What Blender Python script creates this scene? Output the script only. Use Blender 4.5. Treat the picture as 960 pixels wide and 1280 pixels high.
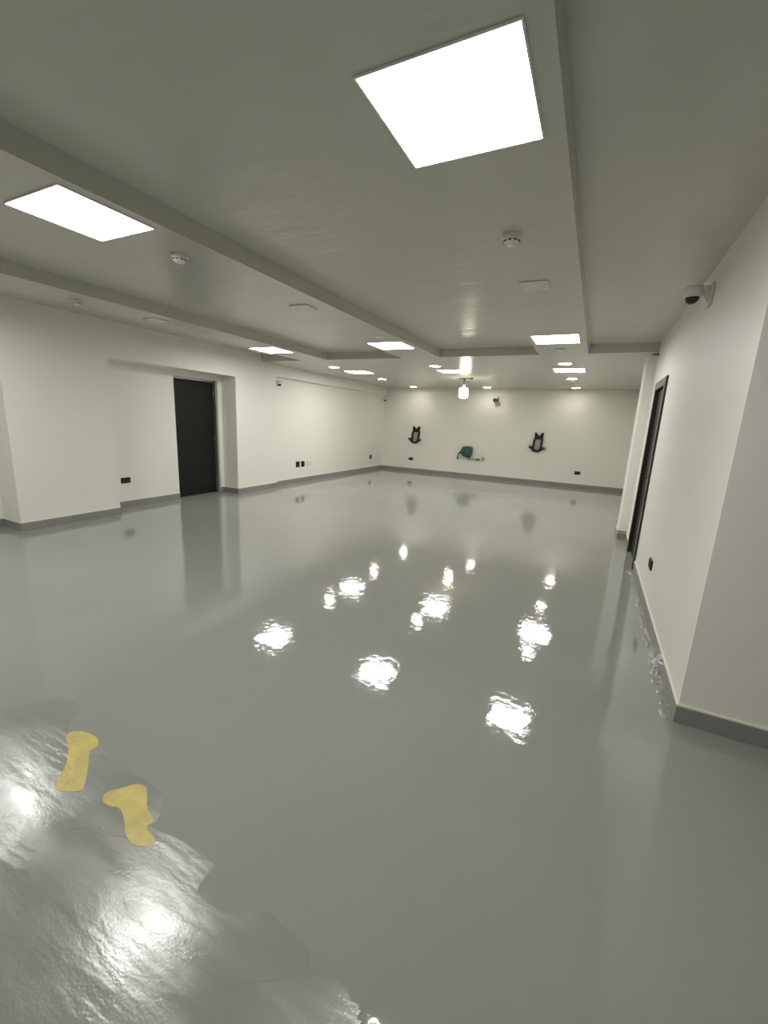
import bpy, bmesh, math, random
from mathutils import Matrix, Vector, Euler

random.seed(7)
sc = bpy.context.scene
for o in list(bpy.data.objects):
    bpy.data.objects.remove(o)
COL = sc.collection

# ------------------------------------------------------------------ camera
cam_data = bpy.data.cameras.new('camera')
cam = bpy.data.objects.new('camera', cam_data)
COL.objects.link(cam)
cam_data.sensor_fit = 'VERTICAL'
cam_data.sensor_height = 36.0
cam_data.lens = 14.704
cam_data.clip_start = 0.02
RT = Vector((0.8940771, 0.4455096, 0.0463388))
UP = Vector((-0.1349408, 0.1692609, 0.9762898))
FW = Vector((-0.4271031, 0.8791314, -0.2114497))
m = Matrix.Identity(4)
for i in range(3):
    m[i][0] = RT[i]; m[i][1] = UP[i]; m[i][2] = -FW[i]
m[2][3] = 1.5
cam.matrix_world = m
sc.camera = cam

# ------------------------------------------------------------------ world, exposure
w = bpy.data.worlds.new('world')
sc.world = w
w.use_nodes = True
w.node_tree.nodes['Background'].inputs[0].default_value = (0.9, 1.0, 0.85, 1)
w.node_tree.nodes['Background'].inputs[1].default_value = 0.0
sc.view_settings.view_transform = 'Standard'
sc.view_settings.look = 'None'
sc.view_settings.gamma = 1.0
sc.view_settings.use_curve_mapping = False
sc.view_settings.exposure = 0.0
sc.cycles.diffuse_bounces = 8
sc.cycles.max_bounces = 16
LIGHT_COL = (1.0, 0.99, 0.95)
PANEL_POWER = 31.0
DOWNLIGHT_POWER = 52.0
BULB_POWER = 20.0


# ------------------------------------------------------------------ materials
def mat(name, color, rough=0.5, metal=0.0, spec=0.5, coat=0.0, coat_rough=0.05,
        noise=None, bump=None, rough_noise=None):
    """noise=(scale, amount) varies the colour, bump=(scale, distance, stretch)"""
    M = bpy.data.materials.new(name)
    M.use_nodes = True
    nt = M.node_tree
    b = nt.nodes['Principled BSDF']
    b.inputs['Base Color'].default_value = (*color, 1)
    b.inputs['Roughness'].default_value = rough
    b.inputs['Metallic'].default_value = metal
    b.inputs['Specular IOR Level'].default_value = spec
    b.inputs['Coat Weight'].default_value = coat
    b.inputs['Coat Roughness'].default_value = coat_rough
    tc = nt.nodes.new('ShaderNodeTexCoord')
    if noise:
        n = nt.nodes.new('ShaderNodeTexNoise')
        n.inputs['Scale'].default_value = noise[0]
        n.inputs['Detail'].default_value = 5
        nt.links.new(tc.outputs['Object'], n.inputs['Vector'])
        r = nt.nodes.new('ShaderNodeMapRange')
        r.inputs[1].default_value = 0.3; r.inputs[2].default_value = 0.7
        r.inputs[3].default_value = 1 - noise[1]; r.inputs[4].default_value = 1 + noise[1]
        nt.links.new(n.outputs['Fac'], r.inputs[0])
        mx = nt.nodes.new('ShaderNodeVectorMath'); mx.operation = 'SCALE'
        mx.inputs[0].default_value = color
        nt.links.new(r.outputs[0], mx.inputs['Scale'])
        nt.links.new(mx.outputs[0], b.inputs['Base Color'])
    if rough_noise:
        n = nt.nodes.new('ShaderNodeTexNoise')
        n.inputs['Scale'].default_value = rough_noise[0]
        n.inputs['Detail'].default_value = 4
        mp = nt.nodes.new('ShaderNodeMapping')
        mp.inputs['Scale'].default_value = rough_noise[3]
        nt.links.new(tc.outputs['Object'], mp.inputs[0])
        nt.links.new(mp.outputs[0], n.inputs['Vector'])
        r = nt.nodes.new('ShaderNodeMapRange')
        r.inputs[1].default_value = 0.35; r.inputs[2].default_value = 0.65
        r.inputs[3].default_value = rough_noise[1]; r.inputs[4].default_value = rough_noise[2]
        nt.links.new(n.outputs['Fac'], r.inputs[0])
        nt.links.new(r.outputs[0], b.inputs['Roughness'])
    if bump:
        prev = None
        for (s, d, st) in bump:
            n = nt.nodes.new('ShaderNodeTexNoise')
            n.inputs['Scale'].default_value = s
            n.inputs['Detail'].default_value = 3
            mp = nt.nodes.new('ShaderNodeMapping')
            mp.inputs['Scale'].default_value = st
            nt.links.new(tc.outputs['Object'], mp.inputs[0])
            nt.links.new(mp.outputs[0], n.inputs['Vector'])
            bp = nt.nodes.new('ShaderNodeBump')
            bp.inputs['Strength'].default_value = 1.0
            bp.inputs['Distance'].default_value = d
            nt.links.new(n.outputs['Fac'], bp.inputs['Height'])
            if prev: nt.links.new(prev.outputs[0], bp.inputs['Normal'])
            prev = bp
        nt.links.new(prev.outputs[0], b.inputs['Normal'])
    return M


def emit_mat(name, color, strength):
    M = bpy.data.materials.new(name)
    M.use_nodes = True
    b = M.node_tree.nodes['Principled BSDF']
    b.inputs['Base Color'].default_value = (0.8, 0.8, 0.78, 1)
    b.inputs['Emission Color'].default_value = (*color, 1)
    b.inputs['Emission Strength'].default_value = strength
    return M


M_WALL = mat('wall_paint', (0.80, 0.79, 0.735), 0.5, spec=0.3, bump=[(60, 0.0006, (1, 1, 1))])
M_CEIL = mat('ceiling_paint', (0.56, 0.56, 0.505), 0.27, spec=0.45,
             bump=[(2.2, 0.008, (0.6, 1.6, 1)), (7, 0.0022, (0.35, 2.0, 1))])
M_FLOOR = mat('floor_epoxy', (0.285, 0.29, 0.265), 0.05, spec=1.0, noise=(0.7, 0.05),
              bump=[(2.5, 0.003, (1, 1, 1)), (20, 0.0006, (1, 1, 1)), (110, 0.00008, (1, 1, 1))])
M_BASE = mat('skirting_paint', (0.25, 0.255, 0.24), 0.28, noise=(4, 0.06), bump=[(30, 0.001, (1, 1, 1))])
M_BEAD = mat('sealant_bead', (0.78, 0.77, 0.68), 0.4)
M_PATCH = mat('rough_coating', (0.255, 0.258, 0.238), 0.15, spec=0.7, noise=(5, 0.07),
              rough_noise=(3.0, 0.11, 0.30, (0.8, 3.0, 1)),
              bump=[(3.5, 0.0035, (0.45, 2.4, 1)), (24, 0.0008, (0.6, 1.8, 1)), (130, 0.00035, (1, 1, 1))])
M_YELLOW = mat('yellow_paint', (0.52, 0.43, 0.12), 0.35, noise=(14, 0.16), bump=[(40, 0.0015, (1, 1, 1))])
M_WHITE = mat('white_plastic', (0.72, 0.71, 0.65), 0.35)
M_PLATE = mat('white_painted_plate', (0.68, 0.68, 0.60), 0.4)
M_GREYP = mat('pale_grey_plastic', (0.36, 0.355, 0.33), 0.4)
M_BLACK = mat('black_plastic', (0.010, 0.010, 0.009), 0.5, spec=0.25)
M_SLOT = mat('socket_face', (0.03, 0.03, 0.028), 0.5)
M_DOME = mat('smoked_dome', (0.008, 0.008, 0.008), 0.06)
M_DOOR = mat('door_black', (0.010, 0.011, 0.009), 0.55, spec=0.25, noise=(8, 0.1))
M_DFRAME = mat('dark_bronze_frame', (0.028, 0.026, 0.021), 0.22)
M_STEEL = mat('brushed_steel', (0.42, 0.41, 0.39), 0.35, metal=0.8)
M_RED = mat('red_plastic', (0.09, 0.008, 0.007), 0.5, spec=0.3)
M_TAPE = mat('red_tape', (0.36, 0.018, 0.02), 0.5)
M_TEAL = mat('teal_plastic', (0.016, 0.085, 0.062), 0.4)
M_DTEAL = mat('dark_teal_plastic', (0.010, 0.040, 0.032), 0.4)
M_RUBBER = mat('black_rubber', (0.012, 0.012, 0.012), 0.6)
M_COPPER = mat('pinkish_pipe', (0.42, 0.25, 0.20), 0.4)
M_BRASS = mat('dull_brass', (0.16, 0.09, 0.06), 0.35, metal=0.6)
M_PANEL = emit_mat('panel_diffuser', LIGHT_COL, PANEL_POWER)
M_DLENS = emit_mat('downlight_lens', (1.0, 0.95, 0.85), DOWNLIGHT_POWER)
M_BULB = emit_mat('bulb_glow', (1.0, 0.93, 0.72), BULB_POWER)


# ------------------------------------------------------------------ mesh helpers
class MB:
    def __init__(self): self.bm = bmesh.new()

    def _merge(self, b, mtx=None):
        if mtx is not None: bmesh.ops.transform(b, matrix=mtx, verts=b.verts)
        me = bpy.data.meshes.new('tmp'); b.to_mesh(me); b.free()
        self.bm.from_mesh(me); bpy.data.meshes.remove(me)
        return self

    def box(self, x0, x1, y0, y1, z0, z1, bev=0.0, seg=2, mtx=None):
        b = bmesh.new()
        bmesh.ops.create_cube(b, size=1)
        for v in b.verts:
            v.co = ((x0 + x1) / 2 + v.co.x * (x1 - x0), (y0 + y1) / 2 + v.co.y * (y1 - y0), (z0 + z1) / 2 + v.co.z * (z1 - z0))
        if bev: bmesh.ops.bevel(b, geom=b.edges[:], offset=bev, segments=seg, affect='EDGES', profile=0.5)
        return self._merge(b, mtx)

    def lathe(self, prof, n=32, mtx=None):
        """prof: list of (r, z) from top axis point to bottom axis point, around z"""
        b = bmesh.new(); rings = []
        for r, z in prof:
            if r < 1e-6: rings.append([b.verts.new((0, 0, z))])
            else: rings.append([b.verts.new((r * math.cos(2 * math.pi * k / n), r * math.sin(2 * math.pi * k / n), z)) for k in range(n)])
        for A, B in zip(rings, rings[1:]):
            for k in range(n):
                k2 = (k + 1) % n
                if len(A) == 1 and len(B) == 1: continue
                if len(A) == 1: b.faces.new((A[0], B[k], B[k2]))
                elif len(B) == 1: b.faces.new((A[k], B[0], A[k2]))
                else: b.faces.new((A[k], B[k], B[k2], A[k2]))
        bmesh.ops.recalc_face_normals(b, faces=b.faces)
        return self._merge(b, mtx)

    def cyl(self, p0, p1, r, n=20, bev=0.0):
        p0, p1 = Vector(p0), Vector(p1); L = (p1 - p0).length
        q = Vector((0, 0, 1)).rotation_difference(p1 - p0).to_matrix().to_4x4()
        e = bev
        prof = [(0, 0), (r - e, 0)] + ([(r, e), (r, L - e)] if e else [(r, L)]) + ([(r - e, L)] if e else []) + [(0, L)]
        return self.lathe(prof, n, Matrix.Translation(p0) @ q)

    def tube(self, pts, r, n=8):
        b = bmesh.new(); pts = [Vector(p) for p in pts]; rings = []
        for i, p in enumerate(pts):
            t = (pts[min(i + 1, len(pts) - 1)] - pts[max(i - 1, 0)]).normalized()
            a = t.orthogonal().normalized() if i == 0 else (rings_a - t * rings_a.dot(t)).normalized()
            rings_a = a; c = t.cross(a)
            rings.append([b.verts.new(p + r * (a * math.cos(2 * math.pi * k / n) + c * math.sin(2 * math.pi * k / n))) for k in range(n)])
        for A, B in zip(rings, rings[1:]):
            for k in range(n): b.faces.new((A[k], A[(k + 1) % n], B[(k + 1) % n], B[k]))
        b.faces.new(rings[0][::-1]); b.faces.new(rings[-1])
        bmesh.ops.recalc_face_normals(b, faces=b.faces)
        return self._merge(b)

    def prism(self, poly, z0, z1, bev=0.0, mtx=None):
        """poly in xy extruded from z0 to z1"""
        b = bmesh.new()
        lo = [b.verts.new((x, y, z0)) for x, y in poly]
        f = b.faces.new(lo)
        r = bmesh.ops.extrude_face_region(b, geom=[f])
        for v in r['geom']:
            if isinstance(v, bmesh.types.BMVert): v.co.z = z1
        bmesh.ops.recalc_face_normals(b, faces=b.faces)
        if bev: bmesh.ops.bevel(b, geom=b.edges[:], offset=bev, segments=2, affect='EDGES', profile=0.5)
        return self._merge(b, mtx)

    def build(self, name, material, parent=None, smooth=False):
        me = bpy.data.meshes.new(name); self.bm.to_mesh(me); self.bm.free()
        me.materials.append(material)
        if smooth:
            for p in me.polygons: p.use_smooth = True
            try: me.set_sharp_from_angle(angle=math.radians(40))
            except Exception: pass
        o = bpy.data.objects.new(name, me); COL.objects.link(o)
        if parent: o.parent = parent
        return o


def struct(o, label=None):
    o['kind'] = 'structure'
    if label: o['label'] = label
    return o


def tag(o, label, cat, group=None):
    o['label'] = label; o['category'] = cat
    if group: o['group'] = group
    return o


def thing(name, label, cat, loc=(0, 0, 0), rot=(0, 0, 0), group=None):
    o = bpy.data.objects.new(name, None); COL.objects.link(o)
    o.empty_display_size = 0.1
    o.location = loc; o.rotation_euler = rot
    return tag(o, label, cat, group)


def dup(root, label, loc, rot=None):
    r = root.copy(); COL.objects.link(r); r.location = loc; r['label'] = label
    if rot is not None: r.rotation_euler = rot
    for ch in list(root.children):
        c = ch.copy(); COL.objects.link(c); c.parent = r
        for g in list(ch.children):
            d = g.copy(); COL.objects.link(d); d.parent = c
    return r


PI = math.pi
ON_LEFT, ON_BACK, ON_RIGHT = (0, 0, PI / 2), (0, 0, 0), (0, 0, -PI / 2)   # things are built facing -y

# ------------------------------------------------------------------ dimensions (metres)
ZS, ZR, TOP = 2.537, 2.653, 2.85           # beam soffit, raised panel, slab
YE, YB = 6.654, 12.3                       # end of the raised panels, back wall
YREAR = -4.6
XP, XD = -6.05, -6.42                      # left pillars and left recess
XR = 0.59                                  # right wall
XL2 = -6.16                                # left wall beyond the second pillar


# ------------------------------------------------------------------ structure
struct(MB().box(-7.2, 3.6, YREAR - 0.2, YB + 0.3, -0.2, 0).build('floor', M_FLOOR), 'glossy grey coated floor')

c = MB()
c.box(-7.2, 3.6, YREAR - 0.2, YE + 0.02, ZR, TOP + 0.1)
for x0, x1 in ((-5.11, -4.514), (-3.031, -2.387), (-0.879, -0.237)):
    c.box(x0, x1, YREAR - 0.2, YE, ZS, TOP)
c.box(-7.2, 3.6, YE, YB + 0.3, ZS, TOP + 0.1)
struct(c.build('ceiling', M_CEIL), 'pale painted ceiling with raised panels between beams')

wl = MB()
wl.box(-7.2, -6.47, YREAR, 2.464, 0, TOP)
wl.box(-7.2, XP, 2.464, 3.66, 0, TOP)
DY0, DY1, DZ = 4.94, 5.86, 2.085           # left door opening
wl.box(-7.2, XD, 3.66, DY0, 0, TOP)
wl.box(-7.2, XD, DY1, 5.95, 0, TOP)
wl.box(-7.2, XD, DY0, DY1, DZ, TOP)
wl.box(XD, XP, 3.66, 5.95, 2.176, TOP)
wl.box(-7.2, XP, 5.95, 7.06, 0, TOP)
wl.box(-7.2, XL2, 7.06, YB + 0.2, 0, 2.305)
wl.box(-7.2, XP, 7.06, YB + 0.2, 2.305, TOP)
struct(wl.build('wall_left', M_WALL), 'white wall with two pillars, a door recess and a high ledge')

struct(MB().box(-7.2, 3.6, YB, YB + 0.3, 0, TOP).build('wall_back', M_WALL), 'white far wall')

wr = MB()
RY0, RY1, RZ = 5.34, 6.10, 2.03            # right door opening
wr.box(XR, 3.6, 2.484, RY0, 0, TOP)
wr.box(XR, 3.6, RY1, 6.75, 0, TOP)
wr.box(XR, 3.6, RY0, RY1, RZ, TOP)
wr.box(XR + 0.25, 3.6, RY0, RY1, 0, RZ)
wr.box(0.484, 3.6, 6.75, 7.2, 0, TOP)
wr.box(0.86, 3.6, 7.2, YB + 0.2, 0, TOP)
wr.box(3.2, 3.6, YREAR, 2.484, 0, TOP)
struct(wr.build('wall_right', M_WALL), 'white wall with a corner close to the camera and a pillar past the door')
struct(MB().box(-7.2, 3.6, YREAR - 0.2, YREAR, 0, TOP).build('wall_rear', M_WALL), 'white wall behind the camera')

# skirting and its pale sealant bead
T, HB = 0.012, 0.098


def skirting(segs, name, bead_name):
    a, b = MB(), MB()
    for x0, x1, y0, y1 in segs:
        a.box(x0, x1, y0, y1, 0, HB, 0.002, 1)
        g = 0.001
        b.box(x0 + g, x1 - g, y0 + g, y1 - g, HB - 0.004, HB + 0.009)
    struct(a.build(name, M_BASE), 'grey painted skirting'); struct(b.build(bead_name, M_BEAD), 'pale sealant bead above the grey skirting')


skirting([(-6.47, -6.47 + T, YREAR, 2.464 - T), (-6.47, XP + T, 2.464 - T, 2.464), (XP, XP + T, 2.464, 3.66), (XD, XD + T, 3.66, DY0),
          (XD, XD + T, DY1, 5.95 - T), (XD, XP + T, 5.95 - T, 5.95), (XP, XP + T, 5.95, 7.06), (XL2, XL2 + T, 7.06, YB - T)],
         'baseboard_left', 'trim_1')
skirting([(XL2, 0.86, YB - T, YB)], 'baseboard_back', 'trim_2')
skirting([(XR - T, 3.2, 2.484 - T, 2.484), (XR - T, XR, 2.484, RY0 - 0.075), (XR - T, XR, RY1 + 0.075, 6.75 - T), (0.484 - T, XR, 6.75 - T, 6.75),
          (0.484 - T, 0.484, 6.75, 7.2), (0.86 - T, 0.86, 7.2, YB - T), (3.2 - T, 3.2, YREAR, 2.484 - T)],
         'baseboard_right', 'trim_3')

# left door: black leaf set back in the wall, steel frame
d1 = struct(bpy.data.objects.new('door_1', None), 'plain black door set back in the left wall'); COL.objects.link(d1)
d1.location = (XD, (DY0 + DY1) / 2, 0); d1.rotation_euler = ON_LEFT
hw = (DY1 - DY0) / 2
f = MB()
f.box(-hw, -hw + 0.03, 0.06, 0.16, 0, DZ, 0.003); f.box(hw - 0.03, hw, 0.02, 0.16, 0, DZ, 0.003); f.box(-hw + 0.03, hw - 0.03, 0.06, 0.16, DZ - 0.03, DZ, 0.003)
f.build('door_frame', M_STEEL, d1)
MB().box(-hw + 0.012, hw - 0.034, 0.085, 0.13, 0.006, DZ - 0.034, 0.003).build('door_leaf', M_DOOR, d1)
h = MB(); h.box(-hw + 0.05, -hw + 0.09, 0.077, 0.086, 0.93, 1.09, 0.003); h.cyl((-hw + 0.07, 0.08, 1.03), (-hw + 0.07, 0.035, 1.03), 0.009)
h.cyl((-hw + 0.07, 0.04, 1.03), (-hw + 0.18, 0.04, 1.03), 0.009, bev=0.002)
h.build('door_handle', M_BLACK, d1, True)
h = MB()
for z in (0.25, 1.05, 1.85): h.cyl((hw - 0.032, 0.078, z - 0.05), (hw - 0.032, 0.078, z + 0.05), 0.008, 12)
h.build('hinge', M_STEEL, d1, True)

# right door: dark framed, in the right wall
d2 = struct(bpy.data.objects.new('door_2', None), 'dark framed door in the right wall, seen almost edge on'); COL.objects.link(d2)
d2.location = (XR, (RY0 + RY1) / 2, 0); d2.rotation_euler = ON_RIGHT
hw = (RY1 - RY0) / 2; fw = 0.065
f = MB()
for s in (-1, 1):
    f.box(min(s * hw, s * (hw + fw)), max(s * hw, s * (hw + fw)), -0.022, 0.0, 0, RZ + fw, 0.003)
    f.box(min(s * hw, s * (hw - 0.02)), max(s * hw, s * (hw - 0.02)), -0.022, 0.2, 0, RZ, 0.002)
f.box(-hw, hw, -0.022, 0.0, RZ, RZ + fw, 0.003); f.box(-hw + 0.02, hw - 0.02, -0.022, 0.2, RZ - 0.02, RZ, 0.002)
f.build('door_frame', M_DFRAME, d2)
MB().box(-hw + 0.022, hw - 0.022, 0.02, 0.06, 0.006, RZ - 0.022, 0.003).build('door_leaf', M_DOOR, d2)
h = MB(); h.box(hw - 0.10, hw - 0.06, 0.012, 0.021, 0.93, 1.09, 0.003); h.cyl((hw - 0.08, 0.015, 1.03), (hw - 0.08, -0.03, 1.03), 0.009)
h.cyl((hw - 0.08, -0.026, 1.03), (hw - 0.19, -0.026, 1.03), 0.009, bev=0.002)
h.build('door_handle', M_BLACK, d2, True)

# ------------------------------------------------------------------ ceiling light panels


def make_panel(label, loc, rot=(0, 0, 0)):
    t = thing('ceiling_light_panel', label, 'ceiling light', loc, rot, 'square ceiling light panels')
    s, e, fr = 0.255, 0.007, 0.008
    g = MB()
    g.box(-s, s, -s, -s + fr, -e, 0, 0.002); g.box(-s, s, s - fr, s, -e, 0, 0.002)
    g.box(-s, -s + fr, -s + fr, s - fr, -e, 0, 0.002); g.box(s - fr, s, -s + fr, s - fr, -e, 0, 0.002)
    g.build('frame', M_WHITE, t)
    MB().box(-s + fr, s - fr, -s + fr, s - fr, -e + 0.003, -0.001).build('diffuser', M_PANEL, t)
    return t


# last row is added, unseen behind the camera, to brighten the near room
COLS = (-0.565, -2.71, -4.85); ROWS = (1.575, 5.56, 8.40, -2.40)
p0 = make_panel('large bright square panel on the right beam, nearest the camera', (COLS[0], ROWS[0], ZS))
for lab, i, j in [
    ('bright square panel on the left beam beside a smoke detector', 1, 0),
    ('square panel on the left wall-side beam above the first pillar', 2, 0),
    ('square panel on the right beam just before the raised panels end', 0, 1),
    ('square panel on the left beam just before the raised panels end', 1, 1),
    ('square panel on the wall-side beam beside the second left pillar', 2, 1),
    ('square panel in the rear ceiling between the downlights on the right', 0, 2),
    ('square panel in the rear ceiling in front of the hanging bulb', 1, 2),
    ('square panel in the rear ceiling nearest the far left wall', 2, 2),
    ('added fill panel on the right beam, unseen behind the camera', 0, 3),
    ('added fill panel on the left beam, unseen behind the camera', 1, 3),
    ('added fill panel on the wall-side beam, unseen behind the camera', 2, 3)]:
    dup(p0, lab, (COLS[i], ROWS[j], ZS))

# ------------------------------------------------------------------ downlights
dl = thing('downlight', 'round downlight beside the end of the left raised panel', 'downlight', (-4.95, 7.55, ZS), (0, 0, 0), 'round downlights in the rear ceiling')
MB().lathe([(0.098, -0.001), (0.120, -0.001), (0.120, -0.006), (0.115, -0.012), (0.104, -0.012), (0.098, -0.004), (0.098, -0.001)], 40).build('trim_ring', M_WHITE, dl, True)
MB().lathe([(0, -0.001), (0.098, -0.001), (0.098, -0.008), (0, -0.010)], 40).build('lens', M_DLENS, dl, True)
for lab, x, y in [
    ('round downlight near the far left wall, second from the raised panel', -4.95, 9.73),
    ('round downlight close to the far wall in the left corner', -4.95, 11.76),
    ('round downlight just behind the end of the middle raised panel', -2.795, 7.60),
    ('round downlight behind the hanging bulb, close to the far wall', -2.795, 11.78),
    ('round downlight just behind the end of the right beam', -0.585, 7.54),
    ('round downlight on the right, between the rear panel and the hatch', -0.585, 9.73),
    ('round downlight on the right beside the hatch, close to the far wall', -0.585, 11.74)]:
    dup(dl, lab, (x, y, ZS))

# ------------------------------------------------------------------ hanging bulb
hb = thing('hanging_bulb', 'bare glowing bulb hanging on a cable from a hole in the rear ceiling', 'light bulb', (-2.80, 9.585, ZS))
k = MB(); k.box(-0.10, 0.20, -0.02, 0.02, -0.022, -0.002, 0.004); k.cyl((0, 0, 0.0), (0, 0, -0.05), 0.03, bev=0.004)
k.build('ceiling_bracket', M_BRASS, hb)
k = MB()
k.tube([(0.0, 0, -0.02), (0.012, 0, -0.06), (-0.01, 0, -0.11), (0.004, 0, -0.17)], 0.008)
k.tube([(-0.16, 0, -0.002), (-0.10, -0.01, -0.035), (0.0, 0, -0.06), (0.09, 0.01, -0.085), (0.16, 0, -0.04), (0.20, 0, -0.01)], 0.005)
k.build('cable', M_RUBBER, hb, True)
MB().lathe([(0, -0.14), (0.022, -0.14), (0.032, -0.16), (0.034, -0.215), (0, -0.215)], 24).build('lamp_socket', M_WHITE, hb, True)
MB().lathe([(0, -0.205), (0.06, -0.21), (0.092, -0.225), (0.10, -0.25), (0.10, -0.40), (0.09, -0.425), (0.06, -0.437), (0, -0.44)], 36).build('bulb', M_BULB, hb, True)

# ------------------------------------------------------------------ smoke detectors


def detector(label, loc, rot):
    t = thing('smoke_detector', label, 'smoke detector', loc, rot, 'smoke detectors on the ceiling')
    MB().lathe([(0, -0.001), (0.055, -0.001), (0.055, -0.014), (0.050, -0.017), (0, -0.017)], 36).build('base', M_WHITE, t, True)
    MB().lathe([(0, -0.016), (0.045, -0.016), (0.048, -0.022), (0.044, -0.036), (0.030, -0.047), (0, -0.049)], 36).build('cover', M_WHITE, t, True)
    v = MB()
    for a in range(10):
        q = Matrix.Rotation(a * PI / 5, 4, 'Z')
        v.box(0.036, 0.0465, -0.008, 0.008, -0.036, -0.030, mtx=q)
    v.build('vent', M_BLACK, t)
    MB().lathe([(0, -0.046), (0.004, -0.046), (0.004, -0.051), (0, -0.052)], 12, Matrix.Translation((0.018, -0.012, 0))).build('indicator', M_WHITE, t, True)
    return t


sd = detector('white smoke detector on the left beam beside the bright panel', (-2.69, 2.17, ZS), (0, 0, 0.3))
dup(sd, 'pale smoke detector on the right beam beyond the large panel', (-0.561, 2.61, ZS))
dup(sd, 'smoke detector on the left wall-side beam', (-4.80, 2.66, ZS))

# ------------------------------------------------------------------ ceiling cover plates
cp = thing('cover_plate', 'square blank plate on the left beam between smoke detector and far panel', 'cover plate', (-2.68, 3.53, ZS), (0, 0, 0.03), 'blank plates on the beams')
MB().box(-0.10, 0.10, -0.10, 0.10, -0.009, 0, 0.003).build('plate', M_PLATE, cp)
for x in (-0.075, 0.075): MB().cyl((x, 0, -0.008), (x, 0, -0.0105), 0.006, 12).build('screw', M_STEEL, cp, True)
dup(cp, 'square blank plate on the right beam beyond the smoke detector', (-0.55, 3.50, ZS))
dup(cp, 'square blank plate on the wall-side beam opposite the left door', (-4.78, 3.50, ZS))
v0 = tag(MB().lathe([(0, 0), (0.07, 0), (0.066, -0.008), (0.05, -0.012), (0, -0.012)], 32).build('cover_disc', M_PLATE, smooth=True), 'small round cover on the left beam just before its far panel', 'cover plate')
v0.location = (-2.60, 4.95, ZS)
v1 = tag(v0.copy(), 'small round cover on the right beam just behind its far panel', 'cover plate'); COL.objects.link(v1); v1.location = (-0.572, 6.27, ZS)
ah = thing('access_hatch', 'flush square hatch in the rear ceiling beside the last right downlight', 'hatch', (-0.575, 10.95, ZS))
k = MB(); k.box(-0.26, 0.26, -0.15, -0.138, -0.010, 0, 0.002); k.box(-0.26, 0.26, 0.138, 0.15, -0.010, 0, 0.002); k.box(-0.26, -0.248, -0.138, 0.138, -0.010, 0, 0.002); k.box(0.248, 0.26, -0.138, 0.138, -0.010, 0, 0.002)
k.build('frame', M_PLATE, ah)
MB().box(-0.244, 0.244, -0.134, 0.134, -0.006, 0, 0.002).build('panel', M_PLATE, ah)

# ------------------------------------------------------------------ cameras on the walls (built facing -y, wall plane at y = 0)


def dome_cam(label, loc, rot, s=1.0, reach=0.11):
    t = thing('security_camera', label, 'security camera', loc, rot, 'dome cameras on wall brackets')
    MB().box(-0.055 * s, 0.055 * s, -0.022 * s, 0, -0.075 * s, 0.075 * s, 0.008 * s).build('wall_plate', M_WHITE, t)
    k = MB(); k.box(-0.032 * s, 0.032 * s, -reach * s, -0.02 * s, 0.030 * s, 0.060 * s, 0.008 * s)
    k.prism([(-0.02 * s, -0.055 * s), (-0.02 * s, 0.035 * s), (-0.075 * s, 0.035 * s)], -0.012 * s, 0.012 * s,
            mtx=Matrix(((0, 0, 1, 0), (1, 0, 0, 0), (0, 1, 0, 0), (0, 0, 0, 1))))
    k.build('arm', M_WHITE, t)
    tr = Matrix.Translation((0, -reach * s, 0))
    MB().lathe([(0, 0.062 * s), (0.052 * s, 0.062 * s), (0.058 * s, 0.055 * s), (0.058 * s, 0.004 * s), (0.052 * s, -0.008 * s), (0, -0.008 * s)], 36, tr).build('housing', M_WHITE, t, True)
    prof = [(0, -0.006 * s)] + [(0.044 * s * math.cos(a), -0.008 * s - 0.042 * s * math.sin(a)) for a in [i * PI / 16 for i in range(8)]] + [(0, -0.050 * s)]
    MB().lathe(prof, 32, tr).build('dome', M_DOME, t, True)
    return t


dc = dome_cam('white dome camera on the right wall before the dark door', (XR, 3.80, 2.455), ON_RIGHT, 1.0, 0.112)
dup(dc, 'small dome camera on the left wall beside the second pillar', (XL2, 7.16, 2.165), ON_LEFT)
dup(dc, 'small dome camera high on the left wall near the far corner', (XL2, 12.15, 2.17), ON_LEFT)
bc = thing('bullet_camera', 'small camera with black lens high on the far wall right of the bulb', 'security camera', (-2.58, YB, 2.235), ON_BACK)
MB().box(-0.03, 0.03, -0.025, 0, -0.075, 0.09, 0.006).build('wall_plate', M_GREYP, bc)
MB().tube([(0.0, -0.02, 0.05), (-0.02, -0.06, 0.03), (-0.035, -0.08, 0.0)], 0.014).build('arm', M_GREYP, bc, True)
MB().lathe([(0, -0.05), (0.045, -0.045), (0.055, -0.02), (0.055, 0.02), (0.045, 0.045), (0, 0.05)], 28, Matrix.Translation((-0.06, -0.10, -0.015)) @ Matrix.Rotation(PI / 2, 4, 'X')).build('lens', M_DOME, bc, True)
MB().box(-0.015, 0.055, -0.07, -0.02, -0.11, -0.05, 0.01).build('junction_box', M_GREYP, bc)

# ------------------------------------------------------------------ sockets


def socket(label, loc, rot, wdt=0.146, hgt=0.086, gangs=2, m_=None, face=None):
    t = thing('wall_socket', label, 'socket', loc, rot, 'sockets low on the walls')
    MB().box(-wdt / 2, wdt / 2, -0.012, 0, -hgt / 2, hgt / 2, 0.004).build('plate', m_ or M_BLACK, t)
    for g in range(gangs):
        cx = (g - (gangs - 1) / 2) * wdt / gangs
        k = MB()
        k.box(cx - 0.022, cx + 0.022, -0.016, -0.011, -0.026, 0.014, 0.002)
        k.box(cx - 0.007, cx + 0.007, -0.019, -0.011, 0.02, 0.034, 0.002)
        k.build('outlet', face or M_SLOT, t)
    return t


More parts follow.
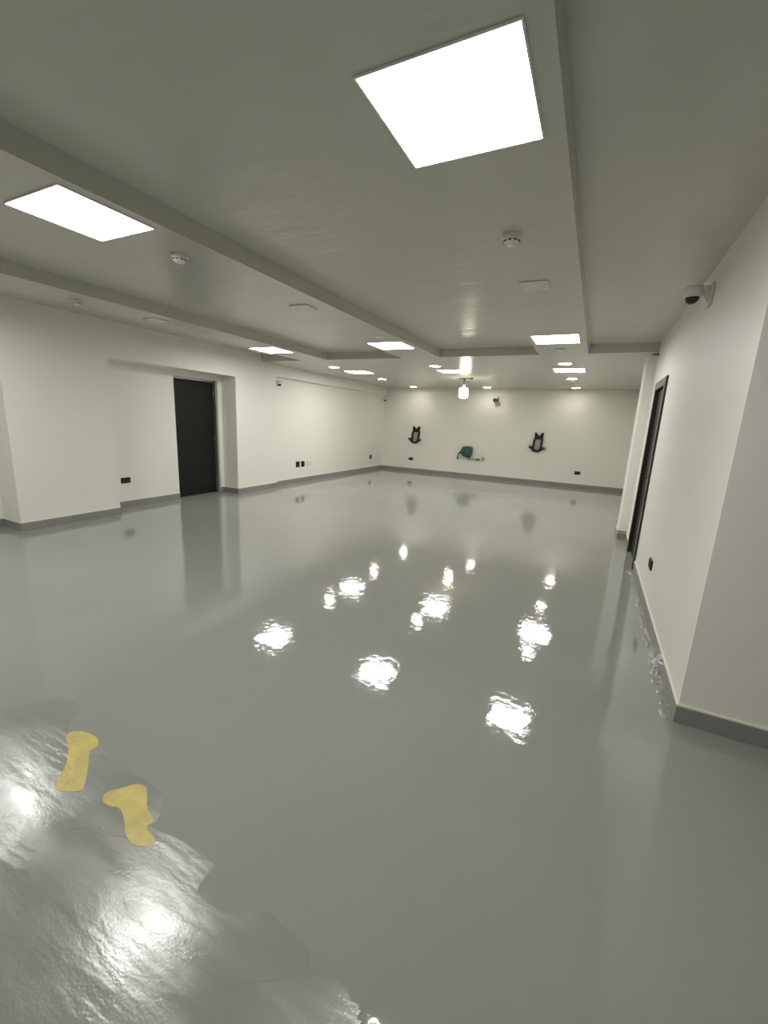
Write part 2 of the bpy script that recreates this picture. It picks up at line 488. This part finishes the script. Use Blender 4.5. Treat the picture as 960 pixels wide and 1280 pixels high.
s1 = socket('black double socket on the left wall between first pillar and black door', (XD, 4.0, 0.423), ON_LEFT)
dup(s1, 'black double socket on the far wall below the left bracket', (-5.12, YB, 0.385), ON_BACK)
dup(s1, 'black double socket on the far wall near the right corner', (-0.296, YB, 0.393), ON_BACK)
s2 = socket('black square socket, left of the pair on the left wall', (XL2, 7.92, 0.424), ON_LEFT, 0.13, 0.13, 1)
dup(s2, 'black square socket beside the white one on the left wall', (XL2, 8.11, 0.419), ON_LEFT)
socket('white double socket beside two black ones on the left wall', (XL2, 8.35, 0.414), ON_LEFT, 0.2, 0.11, 2, M_WHITE, M_WHITE)
socket('black single socket on the left wall near the far corner', (XL2, 11.53, 0.407), ON_LEFT, 0.12, 0.12, 1)
socket('black socket on the right wall between dark door and near corner', (XR, 4.18, 0.39), ON_RIGHT, 0.146, 0.086, 2)

# ------------------------------------------------------------------ M-shaped brackets on the far wall


def bracket(label, x, z):
    t = thing('wall_bracket', label, 'bracket', (x, YB, z), ON_BACK, 'black brackets on the far wall')
    XZ = Matrix(((1, 0, 0, 0), (0, 0, 1, 0), (0, 1, 0, 0), (0, 0, 0, 1)))
    MB().prism([(-0.11, 0.25), (-0.078, 0.25), (0.0, 0.155), (0.072, 0.25), (0.115, 0.25), (0.105, 0.07), (-0.11, 0.07)], -0.055, 0, 0.004, XZ).build('notched_plate', M_BLACK, t)
    for a, b in (((-0.11, 0.08), (-0.125, -0.16)), ((0.098, 0.08), (0.075, -0.16))):
        k = MB(); k.prism([(a[0] - 0.018, a[1]), (a[0] + 0.024, a[1]), (b[0] + 0.024, b[1]), (b[0] - 0.018, b[1])], -0.075, 0, 0.004, XZ)
        k.build('upright', M_BLACK, t)
    pts = [(0.125 * math.cos(a) - 0.02, -0.09, -0.145 - 0.10 * math.sin(a)) for a in [i * PI / 14 for i in range(15)]]
    MB().tube(pts, 0.034, 12).build('cradle', M_BLACK, t, True)
    MB().box(-0.09, 0.06, -0.03, 0, -0.19, 0.07, 0.004).build('back_plate', M_GREYP, t)
    for s in (-1, 1):
        k = MB(); cx = -0.02
        k.cyl((cx + s * 0.10, -0.09, -0.155), (cx + s * 0.205, -0.09, -0.135 - (0.03 if s > 0 else 0)), 0.034, 16, 0.006)
        k.cyl((cx + s * 0.095, -0.115, -0.20), (cx + s * 0.095, -0.05, -0.20), 0.04, 16, 0.006)
        k.build('red_peg', M_RED, t, True)
    return t


b1 = bracket('black notched bracket with red pegs on the far wall, left of the hose reel', -4.98, 1.15)
dup(b1, 'black notched bracket with red pegs on the far wall, right of the hose reel', (-1.37, YB, 1.145))

# ------------------------------------------------------------------ hose reel and tap
hr = thing('hose_reel', 'dark teal hose reel on the far wall between the two black brackets', 'hose reel', (-3.33, YB, 0.73), ON_BACK)
XZ = Matrix(((1, 0, 0, 0), (0, 0, 1, 0), (0, 1, 0, 0), (0, 0, 0, 1)))
MB().prism([(-0.10, 0.155), (0.0, 0.172), (0.13, 0.165), (0.172, 0.14), (0.178, 0.0), (0.165, -0.10), (0.13, -0.155), (0.02, -0.155), (-0.13, -0.085), (-0.165, -0.02), (-0.15, 0.06)], -0.19, -0.03, 0.025, XZ).build('casing', M_TEAL, hr, True)
k = MB(); k.prism([(-0.01, -0.10), (0.12, -0.165), (0.15, -0.14), (0.165, -0.09), (0.10, -0.075)], -0.205, -0.17, 0.008, XZ); k.build('rim', M_DTEAL, hr); k = MB()
k.prism([(-0.09, 0.155), (0.14, 0.172), (0.165, 0.14), (-0.08, 0.135)], -0.2, -0.17, 0.006, XZ); k.build('rim', M_DTEAL, hr)
MB().box(-0.09, 0.12, -0.04, 0, -0.12, 0.13, 0.006).build('wall_mount', M_DTEAL, hr)
k = MB(); k.prism([(-0.235, -0.05), (-0.13, 0.06), (-0.125, -0.04), (-0.18, -0.055)], -0.15, -0.08, 0.008, XZ); k.build('hose_guide', M_BLACK, hr)
MB().tube([(-0.20, -0.115, -0.02), (-0.232, -0.115, -0.06), (-0.243, -0.115, -0.12), (-0.24, -0.115, -0.17)], 0.014, 10).build('hose_end', M_RUBBER, hr, True)
MB().cyl((-0.24, -0.115, -0.16), (-0.24, -0.115, -0.225), 0.022, 14, 0.004).build('nozzle', M_BLACK, hr, True)
wp = thing('water_pipe', 'thin pinkish pipe with a brass end under the teal hose reel', 'pipe', (-3.28, YB, 0.535), ON_BACK)
MB().tube([(0, 0, -0.004), (0.004, -0.045, -0.004), (0.12, -0.05, -0.005), (0.28, -0.05, 0.0)], 0.014, 12).build('pipe', M_COPPER, wp, True)
MB().cyl((0.25, -0.05, 0.0), (0.345, -0.05, 0.006), 0.03, 16, 0.006).build('coupling', M_BRASS, wp, True)
MB().box(0.10, 0.125, -0.07, 0, -0.02, 0.02, 0.004).build('clip', M_WHITE, wp)
tp = thing('tap', 'small metal tap on the far wall just right of the pinkish pipe', 'tap', (-2.835, YB, 0.57), ON_BACK)
k = MB(); k.cyl((0, 0, 0), (0, -0.05, 0), 0.03, 16, 0.005); k.tube([(0, -0.04, 0), (0.0, -0.09, 0.0), (0.0, -0.11, -0.02), (0.0, -0.115, -0.06)], 0.018, 12); k.build('spout', M_STEEL, tp, True)
k = MB(); k.box(-0.045, 0.03, -0.075, -0.055, 0.02, 0.035, 0.004); k.cyl((0, -0.065, 0), (0, -0.065, 0.03), 0.012); k.build('lever', M_BRASS, tp, True)

# ------------------------------------------------------------------ small bits at the right pillar
tag(MB().box(0.484 - 0.014, XR - 0.013, 6.75 - 0.014, 6.75 - 0.0005, HB + 0.010, HB + 0.025, 0.001).build('masking_tape', M_TAPE), 'thin red tape along the skirting top of the right pillar', 'tape')
cs = thing('cable_stub', 'short black cable end where the right wall meets the ceiling', 'cable', (XR, 6.62, 2.50), ON_RIGHT)
MB().box(-0.02, 0.02, -0.006, 0, -0.02, 0.02, 0.002).build('grommet', M_BLACK, cs)
MB().tube([(0, 0, 0), (0, -0.03, 0.002), (0.005, -0.055, 0.0), (0.01, -0.07, -0.006)], 0.008).build('cable', M_RUBBER, cs, True)

# ------------------------------------------------------------------ unfinished coating and yellow paint on the floor


def jag(poly, amp, n):
    out = []
    for (a, b) in zip(poly, poly[1:] + poly[:1]):
        L = math.hypot(b[0] - a[0], b[1] - a[1])
        if L > 1.0:
            out.append(a); continue
        for i in range(n):
            t = i / n
            j = 0 if i == 0 else amp
            out.append((a[0] + (b[0] - a[0]) * t + random.uniform(-j, j), a[1] + (b[1] - a[1]) * t + random.uniform(-j, j)))
    return out


edge = [(-5.2, 0.80), (-3.1, 0.79), (-2.463, 0.81), (-2.40, 0.93), (-2.336, 1.011), (-2.23, 1.03), (-2.145, 1.006), (-2.13, 0.95), (-2.056, 0.902), (-1.86, 0.93), (-1.676, 0.881),
        (-1.50, 0.90), (-1.331, 0.892), (-1.264, 0.776), (-1.10, 0.795), (-0.964, 0.793), (-0.941, 0.699), (-0.764, 0.71), (-0.727, 0.766), (-0.62, 0.765), (-0.536, 0.754),
        (-0.522, 0.724), (-0.406, 0.728), (-0.35, 0.71), (-0.333, 0.688), (-0.32, 0.60), (-0.35, 0.40), (-0.4, -0.4), (-5.2, -0.5)]
rc = thing('coating_patch', 'rough unfinished band of grey coating across the near left floor', 'floor coating', (0, 0, 0))
MB().prism(jag(edge, 0.006, 5), 0.0, 0.0012).build('coating_film', M_PATCH, rc)
laps = [[(-1.27, 0.775), (-1.10, 0.797), (-0.967, 0.79), (-0.945, 0.70), (-1.09, 0.64), (-1.22, 0.68)], [(-2.42, 0.90), (-2.336, 1.005), (-2.15, 1.0), (-2.11, 0.93), (-2.26, 0.86)],
        [(-0.935, 0.69), (-0.77, 0.70), (-0.73, 0.755), (-0.54, 0.745), (-0.53, 0.70), (-0.68, 0.58), (-0.9, 0.56)]]
for lp in laps: MB().prism(jag(lp, 0.006, 4), 0.0011, 0.0017).build('trowel_lap', M_PATCH, rc)
k = MB()
for pts in ([(-1.28, 0.715), (-1.34, 0.70), (-1.40, 0.675), (-1.47, 0.66), (-1.51, 0.635)], [(-1.44, 0.69), (-1.40, 0.683), (-1.36, 0.70)], [(-1.27, 0.665), (-1.33, 0.655), (-1.38, 0.65)]):
    k.tube([(x + random.uniform(-.006, .006), y, 0.0012) for x, y in pts], 0.0010, 6)
k.build('ridge', M_PATCH, rc, True)


def smooth_poly(p, it=2):
    for _ in range(it):
        q = []
        for a, b in zip(p, p[1:] + p[:1]):
            q += [(a[0] * .75 + b[0] * .25, a[1] * .75 + b[1] * .25), (a[0] * .25 + b[0] * .75, a[1] * .25 + b[1] * .75)]
        p = q
    return p


y1 = [(-2.03, 0.90), (-1.97, 0.935), (-1.87, 0.94), (-1.82, 0.905), (-1.83, 0.875), (-1.74, 0.82), (-1.65, 0.755), (-1.645, 0.735), (-1.735, 0.695), (-1.765, 0.71), (-1.84, 0.79), (-1.94, 0.85), (-2.01, 0.87)]
y2 = [(-1.53, 0.752), (-1.56, 0.785), (-1.52, 0.825), (-1.495, 0.865), (-1.45, 0.88), (-1.41, 0.86), (-1.36, 0.82), (-1.29, 0.80), (-1.275, 0.79), (-1.29, 0.765), (-1.21, 0.755), (-1.20, 0.73), (-1.26, 0.700), (-1.325, 0.715), (-1.385, 0.750), (-1.44, 0.770), (-1.48, 0.755)]
tag(MB().prism(smooth_poly(y1, 1), 0.0018, 0.0027).build('paint_patch', M_YELLOW), 'long straight yellow paint patch on the floor, farther left', 'paint mark', 'yellow patches on the floor')
tag(MB().prism(smooth_poly(y2, 1), 0.0018, 0.0027).build('paint_patch', M_YELLOW), 'hooked yellow paint patch on the floor, nearer the camera', 'paint mark', 'yellow patches on the floor')

# glossy ragged runs of coating along the foot of the right wall, too many and too small to count
sp = MB()
for i in range(90):
    y = 2.5 + 2.75 * random.random() ** 1.3
    r = random.uniform(0.008, 0.03)
    tr = Matrix.Translation((XR - T - random.uniform(0.002, 0.045), y, 0)) @ Matrix.Diagonal((0.7, random.uniform(0.8, 2.2), random.uniform(0.12, 0.3), 1))
    sp.lathe([(0, r)] + [(r * math.sin(a), r * math.cos(a)) for a in (0.5, 1.0, 1.35)] + [(r * 1.05, 0), (0, 0)], 12, tr)
so = tag(sp.build('coating_splashes', M_FLOOR, smooth=True), 'glossy ragged runs of grey coating along the foot of the right wall', 'floor coating')
so['kind'] = 'stuff'
